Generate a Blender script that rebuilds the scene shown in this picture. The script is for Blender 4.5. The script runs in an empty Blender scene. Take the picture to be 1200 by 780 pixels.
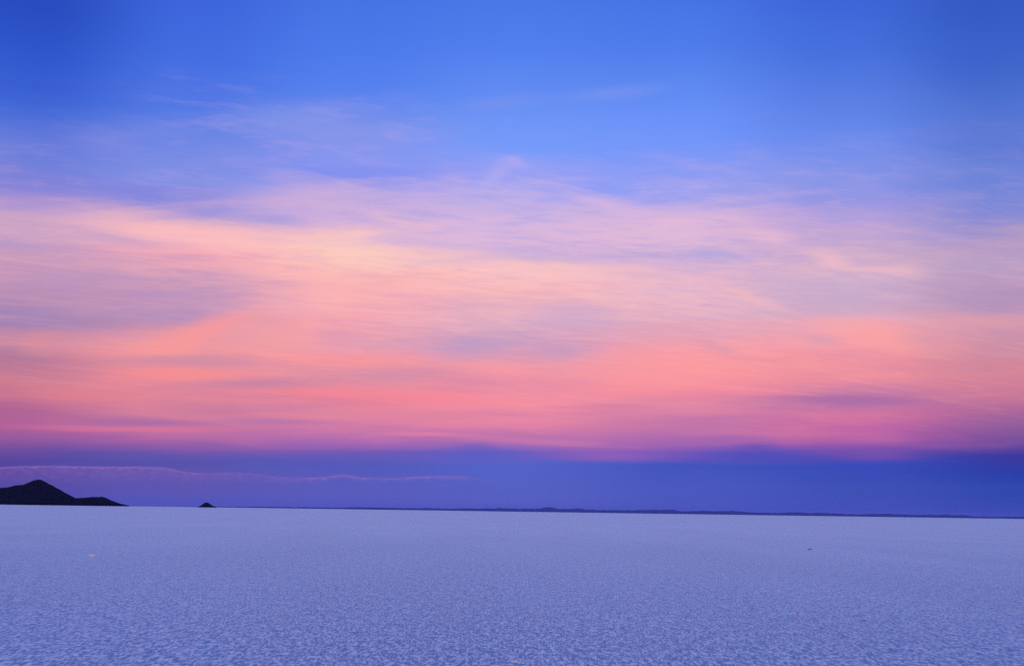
import bpy, math
import numpy as np

C = bpy.context.scene.collection
R = math.radians

# ------------------------------------------------------------------ camera
CAM_H = 2.0
FPX = 35.0 * 1200 / 36                       # focal length in photo pixels
PITCH = math.atan(209.0 / FPX)
ROLL = math.atan(17.3 / 1200)
cam_d = bpy.data.cameras.new("camera")
cam_d.lens = 35.0
cam_d.sensor_width = 36.0
cam_d.clip_start = 0.05
cam_d.clip_end = 400000.0
cam = bpy.data.objects.new("camera", cam_d)
C.objects.link(cam)
from mathutils import Matrix, Vector
CM = Matrix.Rotation(math.pi / 2 + PITCH, 4, 'X') @ Matrix.Rotation(ROLL, 4, 'Z')
cam.matrix_world = Matrix.Translation((0, 0, CAM_H)) @ CM
bpy.context.scene.camera = cam


def azel(px, py):
    """compass direction and height above the horizon, in degrees, of a point of the photo"""
    d = (CM.to_3x3() @ Vector((px - 600.0, 390.0 - py, -FPX))).normalized()
    return math.degrees(math.atan2(d.x, d.y)), math.degrees(math.asin(d.z))


# ------------------------------------------------------------------ exposure
sc = bpy.context.scene
sc.view_settings.view_transform = 'Standard'
sc.view_settings.look = 'None'
sc.view_settings.exposure = 0.0
sc.view_settings.gamma = 1.0
sc.view_settings.use_curve_mapping = False
sc.cycles.use_denoising = False
sc.cycles.max_bounces = 3
sc.cycles.diffuse_bounces = 2
sc.cycles.volume_bounces = 1

# ------------------------------------------------------------------ world: dusk sky opposite the sunset
world = bpy.data.worlds.new("World")
sc.world = world
world.use_nodes = True
nt = world.node_tree
nt.nodes.clear()
L = nt.links


def lin(c):
    out = []
    for v in c:
        v = v / 255.0
        out.append(v / 12.92 if v <= 0.04045 else ((v + 0.055) / 1.055) ** 2.4)
    return (*out, 1.0)


def setin(node, i, v):
    if v is None:
        return
    if hasattr(v, 'is_output') or isinstance(v, bpy.types.NodeSocket):
        L.new(v, node.inputs[i])
    else:
        node.inputs[i].default_value = v


def M(op, a, b=None, c=None, clamp=False):
    n = nt.nodes.new('ShaderNodeMath')
    n.operation = op
    n.use_clamp = clamp
    setin(n, 0, a); setin(n, 1, b); setin(n, 2, c)
    return n.outputs[0]


def mrange(v, a, b, c=0.0, d=1.0, smooth=False):
    n = nt.nodes.new('ShaderNodeMapRange')
    n.interpolation_type = 'SMOOTHSTEP' if smooth else 'LINEAR'
    n.clamp = True
    setin(n, 0, v)
    for i, q in enumerate((a, b, c, d)):
        setin(n, i + 1, q)
    return n.outputs[0]


def mix(f, a, b, blend='MIX'):
    n = nt.nodes.new('ShaderNodeMix')
    n.data_type = 'RGBA'
    n.blend_type = blend
    n.clamp_factor = True
    setin(n, 0, f); setin(n, 6, a); setin(n, 7, b)
    return n.outputs[2]


def comb(x, y, z=0.0):
    n = nt.nodes.new('ShaderNodeCombineXYZ')
    setin(n, 0, x); setin(n, 1, y); setin(n, 2, z)
    return n.outputs[0]


def noise(vec, scale, detail=4.0, rough=0.55, dist=0.0):
    n = nt.nodes.new('ShaderNodeTexNoise')
    setin(n, 'Vector', vec)
    n.inputs['Scale'].default_value = scale
    n.inputs['Detail'].default_value = detail
    n.inputs['Roughness'].default_value = rough
    n.inputs['Distortion'].default_value = dist
    return n.outputs[0], n.outputs[1]


def mapping(vec, loc=(0, 0, 0), rot=0.0, scale=(1, 1, 1), kind='TEXTURE'):
    n = nt.nodes.new('ShaderNodeMapping')
    n.vector_type = kind
    setin(n, 0, vec)
    n.inputs['Location'].default_value = loc
    n.inputs['Rotation'].default_value = (0, 0, rot)
    n.inputs['Scale'].default_value = scale
    return n.outputs[0]


tc = nt.nodes.new('ShaderNodeTexCoord')
sp = nt.nodes.new('ShaderNodeSeparateXYZ')
L.new(tc.outputs['Generated'], sp.inputs[0])
X, Y, Z = sp.outputs
AZ = M('MULTIPLY', M('ARCTAN2', X, Y), 57.29578)
EL = M('MULTIPLY', M('ARCSINE', Z), 57.29578)

# cloud-sheet coordinates: the sky direction carried onto a flat layer overhead
zz = M('ADD', M('MAXIMUM', Z, 0.0), 0.05)
PX_ = M('DIVIDE', X, zz)
PY_ = M('DIVIDE', Y, zz)
sheet = comb(PX_, PY_, 0.0)
sheet_r = mapping(sheet, rot=R(-14))                      # fibres run a little away to the right
fib = mapping(sheet_r, scale=(2.6, 0.55, 1.0))
n1, n1c = noise(fib, 1.3, 5.0, 0.55, 0.6)                 # broad streaks
fine = mapping(sheet, rot=R(24), scale=(0.75, 0.22, 1.0))
n2, n2c = noise(fine, 1.5, 6.0, 0.62, 0.9)                # feathery fibres
flat = mapping(comb(AZ, EL), scale=(9.0, 1.0, 1.0))
n3, n3c = noise(flat, 0.75, 4.0, 0.5, 0.3)                # level bands low down
low = mrange(EL, 4.0, 11.0, 1.0, 0.0, True)
high = mrange(EL, 6.0, 14.0, 0.0, 1.0, True)

w = M('MULTIPLY', M('SUBTRACT', n1, 0.5), M('MULTIPLY_ADD', high, 3.4, 0.3))
w = M('ADD', w, M('MULTIPLY', M('SUBTRACT', n2, 0.5), M('MULTIPLY_ADD', high, 1.7, 0.15)))
w = M('ADD', w, M('MULTIPLY', M('SUBTRACT', n3, 0.5), M('MULTIPLY_ADD', low, 0.5, 0.5)))
nearhor = mrange(EL, 0.3, 3.0, 0.1, 1.0)
w = M('MULTIPLY', w, nearhor)
w = M('MULTIPLY', w, mrange(EL, 19.5, 24.5, 1.0, 0.25, True))
ELW = M('ADD', EL, w)
wu = M('MULTIPLY', M('SUBTRACT', n1, 0.5), mrange(EL, 18.0, 23.0, 3.0, 0.0))
AZW = M('ADD', AZ, wu)

COLS = {
 10: [(0,35,75,190),(60,45,85,205),(120,65,105,215),(180,105,125,218),(210,130,130,215),(230,165,145,210),(250,205,165,195),(280,190,155,195),(310,205,155,185),(340,190,145,180),(375,155,130,180),(395,200,138,162),(420,180,120,150),(450,212,125,140),(480,180,100,145),(500,182,98,150),(515,148,90,156),(535,86,68,154),(560,88,70,152),(589,85,70,155)],
 200: [(0,60,100,220),(60,65,108,225),(120,80,120,228),(165,110,135,228),(200,130,145,228),(230,140,140,222),(250,200,165,205),(270,250,185,195),(300,245,170,180),(330,205,155,185),(360,190,145,185),(375,185,145,185),(400,245,155,157),(440,240,143,150),(470,225,133,150),(490,192,120,160),(505,196,114,160),(520,160,95,165),(535,92,85,170),(560,98,85,170),(592,95,90,175)],
 400: [(0,68,115,228),(60,75,122,235),(110,85,130,238),(150,130,148,232),(180,135,150,238),(205,130,145,240),(225,190,170,225),(250,205,175,220),(270,240,190,205),(290,255,205,190),(320,255,188,180),(350,250,175,180),(380,245,165,175),(400,228,160,178),(420,250,153,157),(440,225,145,162),(460,245,135,147),(480,222,133,158),(495,224,130,162),(515,178,108,175),(530,110,90,180),(545,85,90,185),(570,93,94,185),(595,100,95,185)],
 600: [(0,72,120,230),(60,80,128,238),(110,98,140,242),(150,110,150,248),(185,120,155,250),(205,145,160,245),(220,150,160,245),(240,195,178,230),(270,220,185,220),(300,210,178,215),(320,252,198,197),(350,250,185,185),(375,225,175,195),(400,208,162,192),(415,220,157,182),(430,238,156,169),(450,243,147,163),(475,248,145,160),(500,226,130,165),(515,188,114,175),(530,115,95,190),(545,85,100,200),(570,88,100,195),(598,95,100,190)],
 800: [(0,68,115,228),(60,78,125,235),(100,93,137,240),(140,105,145,248),(180,115,150,250),(210,135,155,245),(230,165,165,238),(255,222,185,217),(275,225,185,217),(295,195,172,218),(320,220,180,210),(345,235,185,200),(370,228,175,193),(390,230,165,183),(410,252,160,167),(435,255,155,157),(460,250,140,155),(475,226,135,163),(500,202,120,167),(520,172,104,175),(532,110,85,185),(545,65,85,190),(570,75,90,190),(600,80,90,185)],
 1000: [(0,60,100,215),(60,70,112,222),(120,90,127,228),(160,98,135,235),(190,118,143,235),(215,135,150,230),(235,150,150,228),(260,190,165,215),(280,200,170,205),(305,225,182,200),(325,212,178,205),(350,203,170,200),(375,232,172,187),(390,248,165,172),(415,250,155,160),(440,242,145,155),(460,205,125,163),(472,180,112,165),(485,212,115,160),(505,190,100,165),(520,145,85,170),(532,85,75,175),(545,55,75,185),(570,60,80,180),(603,70,80,175)],
 1185: [(0,50,90,195),(60,58,98,202),(120,75,112,208),(160,90,120,212),(200,105,130,215),(230,120,135,215),(255,140,140,210),(275,180,155,195),(300,185,160,195),(330,190,155,190),(352,178,145,185),(375,212,155,175),(400,205,145,167),(440,218,130,147),(460,200,120,150),(480,180,105,150),(505,140,85,150),(520,112,76,156),(535,60,55,155),(550,40,60,165),(570,45,70,170),(605,50,70,165)],
}
EL0, EL1 = -1.0, 40.0
ZENITH = (38, 72, 180)
cols = []
for px, stops in COLS.items():
    n = nt.nodes.new('ShaderNodeValToRGB')
    cr = n.color_ramp
    cr.interpolation = 'LINEAR'
    pts = [((azel(px, y)[1] - EL0) / (EL1 - EL0), lin((r, g, b))) for y, r, g, b in stops]
    pts.append(((36.0 - EL0) / (EL1 - EL0), lin(ZENITH)))
    pts.sort(key=lambda t: t[0])
    while len(cr.elements) > 1:
        cr.elements.remove(cr.elements[0])
    cr.elements[0].position = pts[0][0]
    cr.elements[0].color = pts[0][1]
    for p, c in pts[1:]:
        e = cr.elements.new(p)
        e.color = c
    setin(n, 0, mrange(ELW, EL0, EL1, 0.0, 1.0))
    cols.append((azel(px, 380)[0], n.outputs[0]))
col = cols[0][1]
for (a0, _), (a1, c1) in zip(cols, cols[1:]):
    col = mix(mrange(AZW, a0, a1, smooth=True), col, c1)

# feathery fibres thinning and thickening the sheet
body = M('MULTIPLY', mrange(EL, 3.5, 7.0, 0.0, 1.0, True), mrange(EL, 15.0, 19.5, 1.0, 0.0, True))
f_hi = M('MULTIPLY', mrange(n2, 0.50, 0.80, 0.0, 0.20), body)
col = mix(f_hi, col, lin((252, 192, 200)))
# small fleecy tufts combed along the upper rim of the sheet
tuft = mapping(sheet, rot=R(4), scale=(0.36, 0.15, 1.0))
n4, n4c = noise(tuft, 2.3, 8.0, 0.68, 0.35)
t_z = M('MULTIPLY', mrange(ELW, 3.6, 7.0, 0.0, 1.0, True), mrange(ELW, 17.0, 21.2, 1.0, 0.0, True))
t_z = M('MULTIPLY', t_z, mrange(ELW, 8.0, 15.5, 0.38, 0.85))
lf = M('MULTIPLY', mrange(AZ, -25.0, -16.0, 0.0, 0.75, True), mrange(AZ, -9.0, -1.0, 1.0, 0.0, True))
lf = M('MULTIPLY', lf, M('MULTIPLY', mrange(EL, 17.0, 20.0, 0.0, 1.0, True), mrange(EL, 21.8, 24.2, 1.0, 0.0, True)))
t_z = M('MULTIPLY', t_z, mrange(M('ABSOLUTE', AZ), 12.0, 26.0, 1.0, 0.4, True))
t_z = M('MAXIMUM', t_z, M('MULTIPLY', lf, 0.8))
hi_c = mix(mrange(ELW, 14.5, 18.5), lin((252, 196, 204)), lin((204, 172, 228)))
hi_c = mix(mrange(ELW, 6.0, 13.0), lin((250, 150, 158)), hi_c)
lo_c = mix(mrange(ELW, 8.0, 16.5), lin((176, 132, 180)), lin((128, 144, 232)))
col = mix(M('MULTIPLY', mrange(n4, 0.49, 0.70, 0.0, 0.44), t_z), col, hi_c)
col = mix(M('MULTIPLY', mrange(n4, 0.51, 0.31, 0.0, 0.30), t_z), col, lo_c)
f_lo = M('MULTIPLY', mrange(n2, 0.50, 0.22, 0.0, 0.20), mrange(EL, 3.5, 9.0, 0.0, 1.0, True))
f_lo = M('MULTIPLY', f_lo, mrange(EL, 16.5, 20.0, 1.0, 0.0, True))
col = mix(f_lo, col, lin((150, 148, 215)))
b_lo = M('MULTIPLY', mrange(n3, 0.5, 0.25, 0.0, 0.35), M('MULTIPLY', low, mrange(EL, 3.2, 5.0, 0, 1)))
col = mix(b_lo, col, lin((165, 110, 165)))
b_hi = M('MULTIPLY', mrange(n3, 0.5, 0.75, 0.0, 0.35), M('MULTIPLY', low, mrange(EL, 3.2, 5.0, 0, 1)))
col = mix(b_hi, col, lin((252, 142, 150)))

# single streaks of cloud: x0, y0, x1, y1, half thickness, colour, strength
STROKES = [
 (20, 240, 430, 290, 14, (255, 192, 186), .75), (250, 236, 440, 230, 12, (215, 178, 215), .6),
 (60, 262, 230, 292, 8, (188, 155, 200), .6), (-20, 330, 160, 328, 9, (182, 150, 192), .6),
 (-30, 375, 230, 383, 9, (162, 132, 178), .5), (140, 358, 300, 346, 12, (192, 152, 188), .55),
 (150, 418, 330, 358, 14, (255, 155, 150), .85), (10, 402, 90, 400, 12, (222, 145, 155), .7),
 (90, 424, 350, 423, 8, (192, 140, 168), .7), (90, 438, 310, 437, 9, (255, 145, 140), .75),
 (180, 451, 420, 446, 6, (182, 130, 168), .7), (230, 384, 430, 396, 22, (255, 162, 156), .65), (300, 335, 470, 345, 26, (255, 182, 176), .5),
 (360, 388, 440, 396, 13, (222, 152, 182), .6), (350, 285, 500, 314, 24, (255, 208, 190), .4),
 (390, 262, 780, 318, 9, (192, 174, 225), .6), (540, 292, 740, 316, 6, (180, 168, 222), .55),
 (390, 278, 830, 328, 12, (255, 198, 190), .6), (540, 240, 610, 185, 9, (185, 175, 238), .5),
 (580, 188, 625, 208, 6, (190, 175, 238), .5), (420, 248, 520, 268, 5, (242, 192, 206), .6),
 (650, 226, 780, 252, 8, (226, 186, 220), .6), (690, 248, 850, 268, 7, (226, 186, 220), .5),
 (480, 412, 620, 398, 13, (184, 155, 198), .65), (600, 413, 710, 410, 8, (184, 155, 198), .6),
 (600, 368, 750, 372, 14, (202, 168, 206), .7), (500, 360, 560, 358, 9, (225, 175, 195), .4),
 (520, 428, 660, 442, 8, (255, 155, 160), .7), (390, 440, 540, 438, 9, (208, 142, 168), .6),
 (850, 260, 950, 284, 7, (246, 192, 208), .55), (930, 282, 1020, 308, 8, (250, 192, 200), .6),
 (1000, 309, 1110, 314, 8, (246, 190, 198), .55), (780, 292, 890, 299, 8, (182, 170, 222), .65),
 (820, 328, 950, 366, 5, (248, 188, 190), .7), (840, 325, 1080, 346, 20, (200, 172, 205), .6),
 (930, 374, 1150, 416, 13, (255, 165, 160), .7), (930, 396, 1000, 400, 8, (215, 160, 182), .6),
 (810, 396, 875, 420, 7, (214, 155, 180), .6), (1050, 330, 1230, 350, 16, (178, 153, 190), .6),
 (1060, 365, 1230, 384, 9, (226, 160, 170), .6), (1040, 395, 1130, 404, 10, (205, 150, 175), .5),
 (640, 440, 900, 428, 26, (255, 155, 158), .5), (1060, 420, 1230, 440, 16, (205, 135, 152), .5),
 (10, 466, 180, 460, 10, (232, 130, 140), .6), (40, 492, 270, 494, 5, (160, 103, 165), .7),
 (240, 491, 420, 495, 4, (172, 115, 172), .7), (-20, 499, 320, 503, 3.5, (230, 120, 150), .7),
 (330, 466, 640, 468, 9, (252, 135, 147), .6), (430, 507, 560, 510, 2.2, (246, 136, 162), .6), (520, 504, 700, 513, 3, (176, 110, 168), .5), (560, 515, 720, 520, 3, (216, 130, 172), .5),
 (180, 516, 300, 522, 5, (135, 95, 168), .5), (430, 484, 620, 486, 5, (216, 128, 160), .5),
 (850, 465, 1140, 471, 3.5, (160, 104, 166), .55), (600, 478, 800, 474, 3, (214, 124, 160), .5), (760, 492, 940, 486, 5, (190, 112, 170), .5),
 (760, 515, 940, 512, 5, (160, 100, 176), .6), (480, 533, 640, 531, 9, (90, 94, 194), .75), (530, 525, 590, 525, 6, (108, 96, 188), .6),
 (620, 533, 820, 535, 7, (168, 100, 180), .6), (810, 531, 980, 531, 8, (70, 78, 186), .8), (855, 523, 925, 522, 5, (92, 82, 182), .6), (960, 533, 1110, 534, 6, (128, 80, 174), .5),
 (940, 522, 1090, 530, 8, (140, 85, 172), .5), (-20, 541, 300, 545, 5, (78, 76, 168), .5),
 (60, 164, 200, 176, 10, (130, 140, 226), .5), (230, 140, 420, 144, 16, (134, 152, 233), .55),
 (290, 196, 400, 218, 9, (172, 160, 228), .6), (200, 186, 330, 180, 12, (140, 148, 228), .4),
 (510, 126, 660, 114, 8, (122, 148, 238), .6), (640, 116, 800, 100, 8, (125, 150, 240), .6),
 (845, 184, 910, 189, 7, (140, 154, 236), .6), (960, 208, 1060, 224, 8, (152, 152, 230), .6),
 (1060, 236, 1160, 228, 8, (150, 148, 218), .4), (250, 244, 390, 262, 8, (165, 155, 218), .6),
 (640, 214, 760, 220, 10, (128, 155, 248), .5), (80, 214, 240, 232, 10, (122, 132, 222), .5),
]
uvw = comb(M('ADD', AZ, M('MULTIPLY', wu, 0.7)), M('ADD', EL, M('MULTIPLY', w, 0.55)))
for k, (x0, y0, x1, y1, hw, rgb, s) in enumerate(STROKES):
    if k % 6 == 0:                           # evaluate the streaks in batches (keeps the shader stack small)
        v1 = nt.nodes.new('ShaderNodeVectorMath')
        v1.operation = 'SCALE'
        L.new(col, v1.inputs[0])
        v1.inputs['Scale'].default_value = 1e-9
        v2 = nt.nodes.new('ShaderNodeVectorMath')
        L.new(uvw, v2.inputs[0])
        L.new(v1.outputs[0], v2.inputs[1])
        uvw = v2.outputs[0]
    a0, e0 = azel(x0, y0)
    a1, e1 = azel(x1, y1)
    ln = math.hypot(a1 - a0, e1 - e0) / 2
    m = mapping(uvw, loc=((a0 + a1) / 2, (e0 + e1) / 2, 0), rot=math.atan2(e1 - e0, a1 - a0),
                scale=(ln * 1.15, hw * 0.049 * 1.7, 1))
    v = nt.nodes.new('ShaderNodeVectorMath')
    v.operation = 'LENGTH'
    L.new(m, v.inputs[0])
    col = mix(mrange(v.outputs['Value'], 1.0, 0.0, 0.0, s * 0.9, True), col, lin(rgb))

# the long thin cloud lying under the pink sheet: crisp upper rim, soft underside
def azcurve(pts, lo, hi):
    n = nt.nodes.new('ShaderNodeFloatCurve')
    c = n.mapping.curves[0]
    n.mapping.use_clip = False
    P = [((azel(x, 550)[0] + 32.0) / 32.0, v) for x, v in pts]
    while len(c.points) < len(P):
        c.points.new(0.5, 0.5)
    for p, (x, v) in zip(c.points, P):
        p.location = (x, (v - lo) / (hi - lo))
        p.handle_type = 'AUTO_CLAMPED'
    n.mapping.update()
    n.inputs['Factor'].default_value = 1.0
    setin(n, 'Value', mrange(AZ, -32.0, 0.0))
    return M('MULTIPLY_ADD', n.outputs[0], hi - lo, lo)


rim_px = [(-60, 548), (0, 546.5), (60, 545.5), (120, 546.5), (175, 546.5), (195, 547.5), (215, 552), (240, 554), (270, 553), (300, 554.5), (340, 559),
          (380, 558.5), (405, 555.5), (425, 559), (460, 559.5), (500, 557.5), (535, 557.5), (560, 560)]
rim = azcurve([(x, azel(x, y)[1]) for x, y in rim_px], 1.0, 4.0)
amt = azcurve([(-60, .7), (0, .75), (150, .9), (200, .8), (250, .7), (300, .65), (345, .6), (370, .85), (425, .8), (450, .45),
               (490, .8), (530, .75), (550, .25), (600, 0.0)], 0.0, 1.0)
tiny, _ = noise(mapping(comb(AZ, EL), scale=(0.9, 0.5, 1)), 2.2, 4.0, 0.6)
dd = M('SUBTRACT', M('ADD', EL, M('MULTIPLY', M('SUBTRACT', tiny, 0.5), 0.20)), rim)
under = M('MULTIPLY', mrange(dd, 0.03, -0.10, 0.0, 1.0, True), mrange(dd, mrange(AZ, -22.0, -10.0, -1.2, -0.35), -0.05, 0.0, 1.0, True))
col = mix(M('MULTIPLY', M('MULTIPLY', under, amt), mrange(tiny, 0.3, 0.7, 0.12, 0.5)), col, lin((150, 108, 182)))
bright = M('MULTIPLY', mrange(dd, 0.04, -0.03, 0.0, 1.0, True), mrange(dd, -0.15, -0.04, 0.0, 1.0, True))
col = mix(M('MULTIPLY', M('MULTIPLY', bright, amt), M('MULTIPLY', mrange(n3, 0.35, 0.65, 0.2, 1.0), mrange(tiny, 0.35, 0.65, 0.22, 0.72))), col, lin((180, 124, 184)))

# overhead and behind: deep blue above, warm afterglow where the sun went down
away = mrange(M('ABSOLUTE', AZ), 45.0, 95.0, 0.0, 1.0, True)
rr = nt.nodes.new('ShaderNodeValToRGB')
cr = rr.color_ramp
cr.elements[0].position = 0.0
cr.elements[0].color = (1.0, 0.50, 0.34, 1)
cr.elements[1].position = 1.0
cr.elements[1].color = (0.16, 0.27, 0.70, 1)
for p, c in ((0.10, (0.85, 0.55, 0.52, 1)), (0.25, (0.45, 0.40, 0.70, 1)), (0.5, (0.26, 0.36, 0.84, 1))):
    e = cr.elements.new(p)
    e.color = c
setin(rr, 0, mrange(EL, 0.0, 70.0))
up = mrange(EL, 32.0, 48.0, 0.0, 1.0, True)
col = mix(M('MAXIMUM', away, up), col, rr.outputs[0])

sky = nt.nodes.new('ShaderNodeTexSky')
sky.sky_type = 'NISHITA'
sky.sun_disc = False
sky.sun_elevation = R(-3.0)
sky.sun_rotation = R(172.0)
sky.altitude = 3650
bg0 = nt.nodes.new('ShaderNodeBackground')
L.new(sky.outputs[0], bg0.inputs[0])
bg0.inputs[1].default_value = 0.05
bg1 = nt.nodes.new('ShaderNodeBackground')
L.new(col, bg1.inputs[0])
bg1.inputs[1].default_value = 1.0
add = nt.nodes.new('ShaderNodeAddShader')
L.new(bg0.outputs[0], add.inputs[0])
L.new(bg1.outputs[0], add.inputs[1])
wo = nt.nodes.new('ShaderNodeOutputWorld')
L.new(add.outputs[0], wo.inputs[0])
world.cycles.sampling_method = 'MANUAL'
world.cycles.sample_map_resolution = 512

# the last glow, low behind the camera: one very soft weak warm sun
sd = bpy.data.lights.new("sun", 'SUN')
sd.energy = 0.3
sd.angle = R(25)
sd.color = (1.0, 0.72, 0.62)
sun = bpy.data.objects.new("sun", sd)
C.objects.link(sun)
sun_dir = Vector((math.sin(R(172)) * math.cos(R(8)), math.cos(R(172)) * math.cos(R(8)), math.sin(R(8))))
sun.rotation_euler = sun_dir.to_track_quat('Z', 'Y').to_euler()
sun.location = (0, -20, 10)


# ------------------------------------------------------------------ helpers for geometry
def tag(o, **kw):
    for k, v in kw.items():
        o[k] = v
    return o


def mesh_obj(name, co, faces, mat, smooth=True):
    """co: (n,3) array; faces: (m,4) array of indices (or list of lists)"""
    me = bpy.data.meshes.new(name)
    if isinstance(faces, np.ndarray):
        n, m = len(co), len(faces)
        me.vertices.add(n)
        me.vertices.foreach_set('co', co.astype(np.float32).ravel())
        me.loops.add(m * 4)
        me.loops.foreach_set('vertex_index', faces.astype(np.int32).ravel())
        me.polygons.add(m)
        me.polygons.foreach_set('loop_start', np.arange(0, m * 4, 4, dtype=np.int32))
        me.polygons.foreach_set('loop_total', np.full(m, 4, dtype=np.int32))
        me.update(calc_edges=True)
        me.validate()
    else:
        me.from_pydata([tuple(c) for c in co], [], faces)
    me.polygons.foreach_set('use_smooth', np.full(len(me.polygons), smooth))
    me.materials.append(mat)
    o = bpy.data.objects.new(name, me)
    C.objects.link(o)
    return o


def hash2(ix, iy, seed):
    h = (ix.astype(np.int64) * 374761393 + iy.astype(np.int64) * 668265263 + seed * 974634777) & 0x7fffffff
    h = ((h ^ (h >> 13)) * 1274126177) & 0x7fffffff
    return (h ^ (h >> 16)) & 0xffff


def perlin(x, y, seed=0):
    ix, iy = np.floor(x), np.floor(y)
    fx, fy = x - ix, y - iy
    ix = ix.astype(np.int64); iy = iy.astype(np.int64)
    u = fx * fx * fx * (fx * (fx * 6 - 15) + 10)
    v = fy * fy * fy * (fy * (fy * 6 - 15) + 10)

    def g(dx, dy):
        a = hash2(ix + dx, iy + dy, seed) * (2 * math.pi / 65536.0)
        return np.cos(a) * (fx - dx) + np.sin(a) * (fy - dy)
    a = g(0, 0) * (1 - u) + g(1, 0) * u
    b = g(0, 1) * (1 - u) + g(1, 1) * u
    return (a * (1 - v) + b * v) * 1.5


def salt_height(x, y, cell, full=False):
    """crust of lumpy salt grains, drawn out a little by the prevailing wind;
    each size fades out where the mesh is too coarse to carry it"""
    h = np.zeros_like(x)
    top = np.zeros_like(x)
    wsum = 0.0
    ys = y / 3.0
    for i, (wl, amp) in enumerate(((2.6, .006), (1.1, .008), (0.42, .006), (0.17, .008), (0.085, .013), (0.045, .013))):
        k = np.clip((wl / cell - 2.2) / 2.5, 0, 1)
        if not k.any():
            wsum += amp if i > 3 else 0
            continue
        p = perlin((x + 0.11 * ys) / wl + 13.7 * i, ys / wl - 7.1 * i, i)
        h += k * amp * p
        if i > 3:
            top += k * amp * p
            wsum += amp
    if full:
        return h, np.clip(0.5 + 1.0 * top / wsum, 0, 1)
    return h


# ------------------------------------------------------------------ materials
def new_mat(name):
    m = bpy.data.materials.new(name)
    m.use_nodes = True
    return m, m.node_tree, m.node_tree.nodes['Principled BSDF']


def salt_material():
    m, t, b = new_mat("salt_crust")
    N, K = t.nodes, t.links
    geo = N.new('ShaderNodeNewGeometry')

    mp = N.new('ShaderNodeMapping')                       # grains drawn out along the wind
    mp.inputs['Scale'].default_value = (1.0, 0.24, 1.0)
    K.new(geo.outputs['Position'], mp.inputs['Vector'])

    def nz(scale, detail, rough=0.5):
        n = N.new('ShaderNodeTexNoise')
        n.inputs['Scale'].default_value = scale
        n.inputs['Detail'].default_value = detail
        n.inputs['Roughness'].default_value = rough
        K.new(mp.outputs[0], n.inputs['Vector'])
        return n
    grain = nz(30.0, 1.0, 0.6)
    clump = nz(7.0, 2.0, 0.6)
    patch = nz(0.12, 3.0, 0.6)
    tone = N.new('ShaderNodeValToRGB')                    # dark bluish to white salt: grain tone plus shade of hollows put into colour
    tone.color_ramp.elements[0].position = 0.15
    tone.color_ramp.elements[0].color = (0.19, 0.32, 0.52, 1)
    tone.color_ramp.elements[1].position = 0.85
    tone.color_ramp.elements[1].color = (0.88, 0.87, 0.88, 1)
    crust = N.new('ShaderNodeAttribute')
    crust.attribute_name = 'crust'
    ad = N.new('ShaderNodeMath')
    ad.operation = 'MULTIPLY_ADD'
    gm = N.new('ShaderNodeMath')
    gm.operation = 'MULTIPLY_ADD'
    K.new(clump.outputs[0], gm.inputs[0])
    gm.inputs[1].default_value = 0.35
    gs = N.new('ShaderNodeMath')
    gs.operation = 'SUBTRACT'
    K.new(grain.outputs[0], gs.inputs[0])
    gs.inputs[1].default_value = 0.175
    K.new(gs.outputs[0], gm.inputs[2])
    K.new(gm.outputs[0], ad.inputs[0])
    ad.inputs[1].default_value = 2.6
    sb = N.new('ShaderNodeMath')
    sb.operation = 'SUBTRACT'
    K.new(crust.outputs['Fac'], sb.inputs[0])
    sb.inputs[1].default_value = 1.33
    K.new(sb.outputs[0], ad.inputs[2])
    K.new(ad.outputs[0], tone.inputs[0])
    pr = N.new('ShaderNodeMapRange')
    pr.inputs[1].default_value = 0.3
    pr.inputs[2].default_value = 0.7
    pr.inputs[3].default_value = 0.90
    pr.inputs[4].default_value = 1.0
    K.new(patch.outputs[0], pr.inputs[0])
    mul = N.new('ShaderNodeVectorMath')
    mul.operation = 'SCALE'
    K.new(tone.outputs[0], mul.inputs[0])
    K.new(pr.outputs[0], mul.inputs['Scale'])
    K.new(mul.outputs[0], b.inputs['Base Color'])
    b.inputs['Roughness'].default_value = 0.6
    fine_ = nz(32.0, 3.0, 0.6)
    bp = N.new('ShaderNodeBump')
    bp.inputs['Strength'].default_value = 0.6
    bp.inputs['Distance'].default_value = 0.01
    K.new(fine_.outputs[0], bp.inputs['Height'])
    K.new(bp.outputs[0], b.inputs['Normal'])
    return m


def rock_material(name, c0, c1, scale):
    m, t, b = new_mat(name)
    N, K = t.nodes, t.links
    geo = N.new('ShaderNodeNewGeometry')
    n = N.new('ShaderNodeTexNoise')
    n.inputs['Scale'].default_value = scale
    n.inputs['Detail'].default_value = 6
    K.new(geo.outputs['Position'], n.inputs['Vector'])
    r = N.new('ShaderNodeValToRGB')
    r.color_ramp.elements[0].position = 0.35
    r.color_ramp.elements[0].color = (*c0, 1)
    r.color_ramp.elements[1].position = 0.7
    r.color_ramp.elements[1].color = (*c1, 1)
    K.new(n.outputs[0], r.inputs[0])
    K.new(r.outputs[0], b.inputs['Base Color'])
    b.inputs['Roughness'].default_value = 1.0
    b.inputs['Specular IOR Level'].default_value = 0.0
    return m


SALT = salt_material()
ROCK = rock_material("dark_volcanic_rock", (0.006, 0.005, 0.006), (0.012, 0.010, 0.012), 0.02)
FAR = rock_material("far_rock", (0.012, 0.012, 0.015), (0.025, 0.022, 0.026), 0.002)

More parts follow.
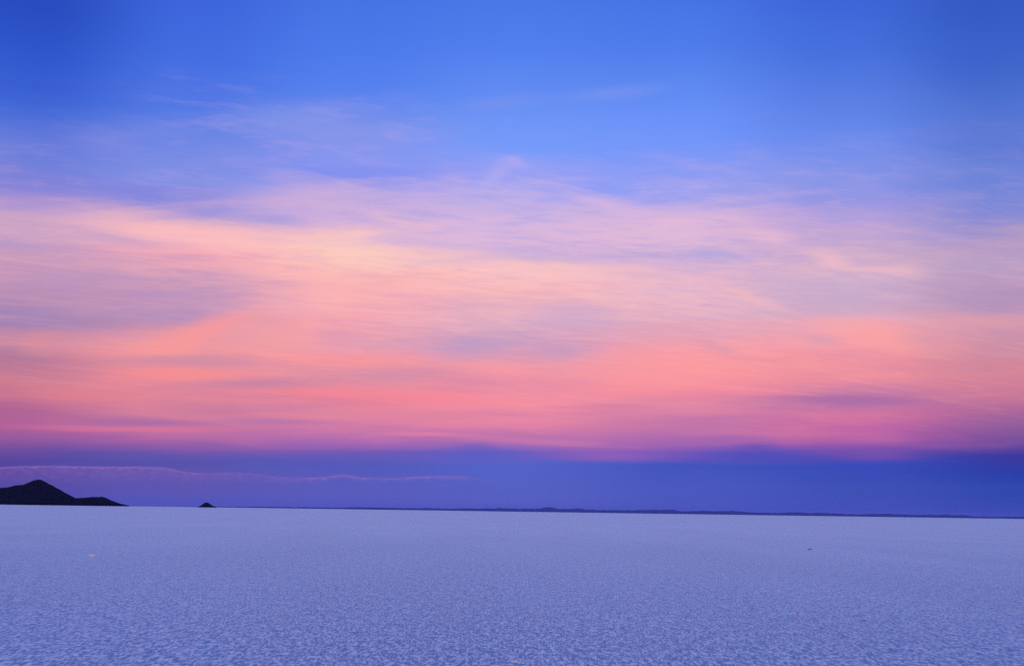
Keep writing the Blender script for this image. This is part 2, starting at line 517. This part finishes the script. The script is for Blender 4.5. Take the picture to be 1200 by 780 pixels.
# ------------------------------------------------------------------ salt flat: one sheet out to the horizon
front = np.arange(-R(44), R(44), 0.0013)
rest = np.linspace(R(44), 2 * math.pi - R(44), 90)[0:-1]
ang = np.concatenate([front, rest])
rad = [0.25]
while rad[-1] < 110000.0:
    r = rad[-1]
    if r < 8: s = 0.06
    elif r < 30: s = 0.0028
    elif r < 60: s = 0.0035
    elif r < 130: s = 0.006
    elif r < 400: s = 0.02
    else: s = 0.08
    rad.append(r * (1 + s))
rad = np.array(rad)
nr, na = len(rad), len(ang)
RR, AA = np.meshgrid(rad, ang, indexing='ij')
gx, gy = RR * np.sin(AA), RR * np.cos(AA)
dr = np.gradient(rad)[:, None]
da = np.abs(np.gradient(ang))[None, :] * RR
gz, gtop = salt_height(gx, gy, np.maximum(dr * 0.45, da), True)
fadeout = np.clip(np.log(RR / 9.0) / math.log(120 / 9.0), 0, 1) ** 1.2                 # lightening with distance put into the colour, as if shaded hollows drop from view
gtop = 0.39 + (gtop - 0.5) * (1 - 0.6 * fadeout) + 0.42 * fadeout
gco = np.stack([gx.ravel(), gy.ravel(), gz.ravel()], 1)
I = np.arange(nr * na).reshape(nr, na)
A = I[:-1]; B = I[1:]
gf = np.stack([A, B, np.roll(B, -1, 1), np.roll(A, -1, 1)], -1).reshape(-1, 4)
# a small disc of quads closes the middle
inner = np.linspace(0, na - 1, 33).astype(int)
gf = gf[:, ::-1]
ground = mesh_obj("ground", gco, gf, SALT)
import bmesh
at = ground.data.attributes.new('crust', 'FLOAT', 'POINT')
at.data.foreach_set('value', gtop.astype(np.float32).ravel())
tag(ground, kind="structure")
bm = bmesh.new()
bm.from_mesh(ground.data)
bm.verts.ensure_lookup_table()
bm.faces.new([bm.verts[i] for i in range(na)])
bm.to_mesh(ground.data)
bm.free()


# ------------------------------------------------------------------ hills
def ground_point(px, dist):
    a, _ = azel(px, 595)
    return dist * math.sin(R(a)), dist * math.cos(R(a))


def ridge_hill(name, profile, dist, depth, mat, seed, rough, nx=160, ny=60, base_y=None, label=None, power=1.0):
    """a solid hill: skyline heights (photo points) at a real distance, falling away to the front and back"""
    xs = [p[0] for p in profile]
    hs = []
    for px, py in profile:
        a, e = azel(px, py)
        hs.append(max(0.0, math.tan(R(e)) * dist + CAM_H))
    azs = [azel(x, 592)[0] for x in xs]
    az = np.linspace(azs[0], azs[-1], nx)
    H = np.interp(az, azs, hs)
    t = np.linspace(-1, 1, ny)
    Tt, Az = np.meshgrid(t, np.radians(az))
    Hh = np.repeat(H[:, None], ny, 1)
    # ridge line wanders, slopes are gullied
    wob = perlin(Az * 40 + seed, Az * 0 + 3.3, seed) * 0.12
    fall = np.clip(1 - np.abs(Tt - wob * (1 - np.abs(Tt))), 0, 1) ** power
    Dd = dist + Tt * depth * (0.35 + 0.65 * Hh / max(hs))
    x, y = Dd * np.sin(Az), Dd * np.cos(Az)
    s = max(hs) * 0.9
    g = perlin(x / s, y / s, seed) + 0.5 * perlin(x / s * 2.1, y / s * 2.1, seed + 1) + 0.3 * perlin(x / s * 5, y / s * 5, seed + 2)
    z = Hh * fall * (1 + rough * g * (1 - fall ** 3)) - 3.0 * (fall < 0.001)
    z = np.where(fall <= 0.001, -3.0, z)
    z[0, :] = -3.0
    z[-1, :] = -3.0 if profile[-1][1] > 400 else z[-1, :]
    co = np.stack([x.ravel(), y.ravel(), z.ravel()], 1)
    I = np.arange(nx * ny).reshape(nx, ny)
    f = np.stack([I[:-1, :-1], I[1:, :-1], I[1:, 1:], I[:-1, 1:]], -1).reshape(-1, 4)
    o = mesh_obj(name, co, f, mat)
    tag(o, kind="structure")
    if label:
        o["label"] = label
    return o


ridge_hill("hill", [(-230, 588), (-190, 583), (-150, 579), (-110, 574), (-70, 570), (-40, 571), (-15, 571.5), (0, 570.8), (8, 570.5), (15, 568.3),
                    (24, 567.6), (30, 565.2), (36, 562.6), (40, 561.2), (43.5, 560.8), (47, 562.2), (54, 565.6), (61, 569.2), (68, 573),
                    (75, 576.8), (82, 580.2), (88, 583.2), (94, 586.2), (100, 589.5), (104, 592)],
           5600, 620, ROCK, 5, 0.35, label="dark volcanic hill with a pointed summit rising from the salt at the far left")
ridge_hill("hill", [(74, 591.8), (80, 587), (86, 584.2), (90, 583), (100, 582.6), (107, 581.7), (115, 581.9), (119, 581.3), (124, 583),
                    (130, 586), (136, 588), (142, 590), (148, 591.3), (152, 592.3)],
           5900, 300, ROCK, 9, 0.3, label="low dark flat-topped shoulder hill beside the pointed hill")
ridge_hill("islet", [(231, 594), (234, 592.6), (237, 590.6), (239.5, 588.6), (241.5, 588), (244, 588.8), (247, 590.6), (250, 592.4), (254, 593.9)],
           6400, 60, ROCK, 3, 0.25, nx=60, ny=40, label="tiny dark islet standing alone on the horizon")

rng = np.random.default_rng(4)


def skyline(pts, jitter, step=2):
    xs = np.arange(pts[0][0], pts[-1][0] + 1, step)
    base = np.interp(xs, [p[0] for p in pts], [p[1] for p in pts])
    n = perlin(xs / 34.0, xs * 0 + 0.5, 21) + 0.6 * perlin(xs / 13.0, xs * 0 + 0.5, 22) + 0.6 * perlin(xs / 5.5, xs * 0 + 0.5, 23)
    h = base * (1 + jitter * n)
    hor = 590.5 + xs * 17.3 / 1200
    return [(float(a), float(b - max(c, 0))) for a, b, c in zip(xs, hor, h)]


ridge_hill("far_hills", skyline([(-900, 0.2), (-600, 1.5), (-200, 1.5), (0, 1.0), (140, 0.6), (200, 0.3), (260, 1.0), (330, 1.6), (370, 1.9), (400, 2.3), (450, 3.0),
                                 (500, 2.6), (560, 3.2), (615, 3.4), (640, 5.0), (660, 4.8), (690, 3.8), (750, 4.4), (830, 4.0),
                                 (900, 4.0), (945, 4.8), (1010, 3.6), (1060, 4.2), (1110, 3.6), (1150, 2.6), (1200, 2.4), (1300, 3), (1700, 4), (2300, 1)], 0.25),
           80000, 5000, FAR, 31, 0.15, nx=1500, ny=14)


# ------------------------------------------------------------------ loose lumps lying on the crust
def lump(name, px, py, w, h, mat, seed, label, cat):
    a, e = azel(px, py)
    d = CAM_H / math.tan(R(-e))
    x, y = d * math.sin(R(a)), d * math.cos(R(a))
    bm = bmesh.new()
    bmesh.ops.create_icosphere(bm, subdivisions=4, radius=1.0)
    co = np.array([v.co[:] for v in bm.verts])
    n = perlin(co[:, 0] * 1.7 + seed, co[:, 1] * 1.7 + co[:, 2] * 1.3, seed) * 0.4 + \
        perlin(co[:, 0] * 4.5 + co[:, 2] * 2, co[:, 1] * 4.5 + seed, seed + 1) * 0.16
    for v, k in zip(bm.verts, n):
        v.co *= 1 + k
        v.co.x *= w / 2
        v.co.y *= w / 2.6
        v.co.z = max(v.co.z, -0.4) * h
    me = bpy.data.meshes.new(name)
    bm.to_mesh(me)
    bm.free()
    me.polygons.foreach_set('use_smooth', np.full(len(me.polygons), True))
    me.materials.append(mat)
    o = bpy.data.objects.new(name, me)
    z = float(salt_height(np.array([x]), np.array([y]), np.array([0.05]))[0])
    o.location = (x, y, z + 0.25 * h)
    C.objects.link(o)
    tag(o, label=label, category=cat)
    return o


PALE = rock_material("dry_salt", (0.76, 0.68, 0.76), (0.88, 0.80, 0.86), 6.0)
STONE = rock_material("dark_stone", (0.22, 0.20, 0.22), (0.34, 0.31, 0.33), 9.0)
lump("salt_lump", 108, 652, 0.27, 0.07, PALE, 3, "pale pinkish lump of dry salt lying alone on the flat below the pointed hill", "salt lump")
lump("salt_lump", 603, 776.5, 0.10, 0.025, PALE, 8, "small pale salt chip on the crust at the bottom centre", "salt lump")
lump("stone", 949, 643.5, 0.20, 0.05, STONE, 6, "small dark stone lying on the salt flat at the right", "stone")

# ------------------------------------------------------------------ air
hz, t, _ = new_mat("haze_air")
t.nodes.clear()
pv = t.nodes.new('ShaderNodeVolumePrincipled')
pv.inputs['Color'].default_value = (0.22, 0.29, 0.86, 1)
pv.inputs['Density'].default_value = 0.8e-5
pv.inputs['Anisotropy'].default_value = 0.0
mo = t.nodes.new('ShaderNodeOutputMaterial')
t.links.new(pv.outputs[0], mo.inputs['Volume'])
S = 130000.0
zt = 560.0
bx = [(-S, -S, -4.5), (S, -S, -4.5), (S, S, -4.5), (-S, S, -4.5), (-S, -S, zt), (S, -S, zt), (S, S, zt), (-S, S, zt)]
fc = [[0, 3, 2, 1], [4, 5, 6, 7], [0, 1, 5, 4], [1, 2, 6, 5], [2, 3, 7, 6], [3, 0, 4, 7]]
haze = mesh_obj("haze", np.array(bx), fc, hz, smooth=False)
tag(haze, kind="stuff")
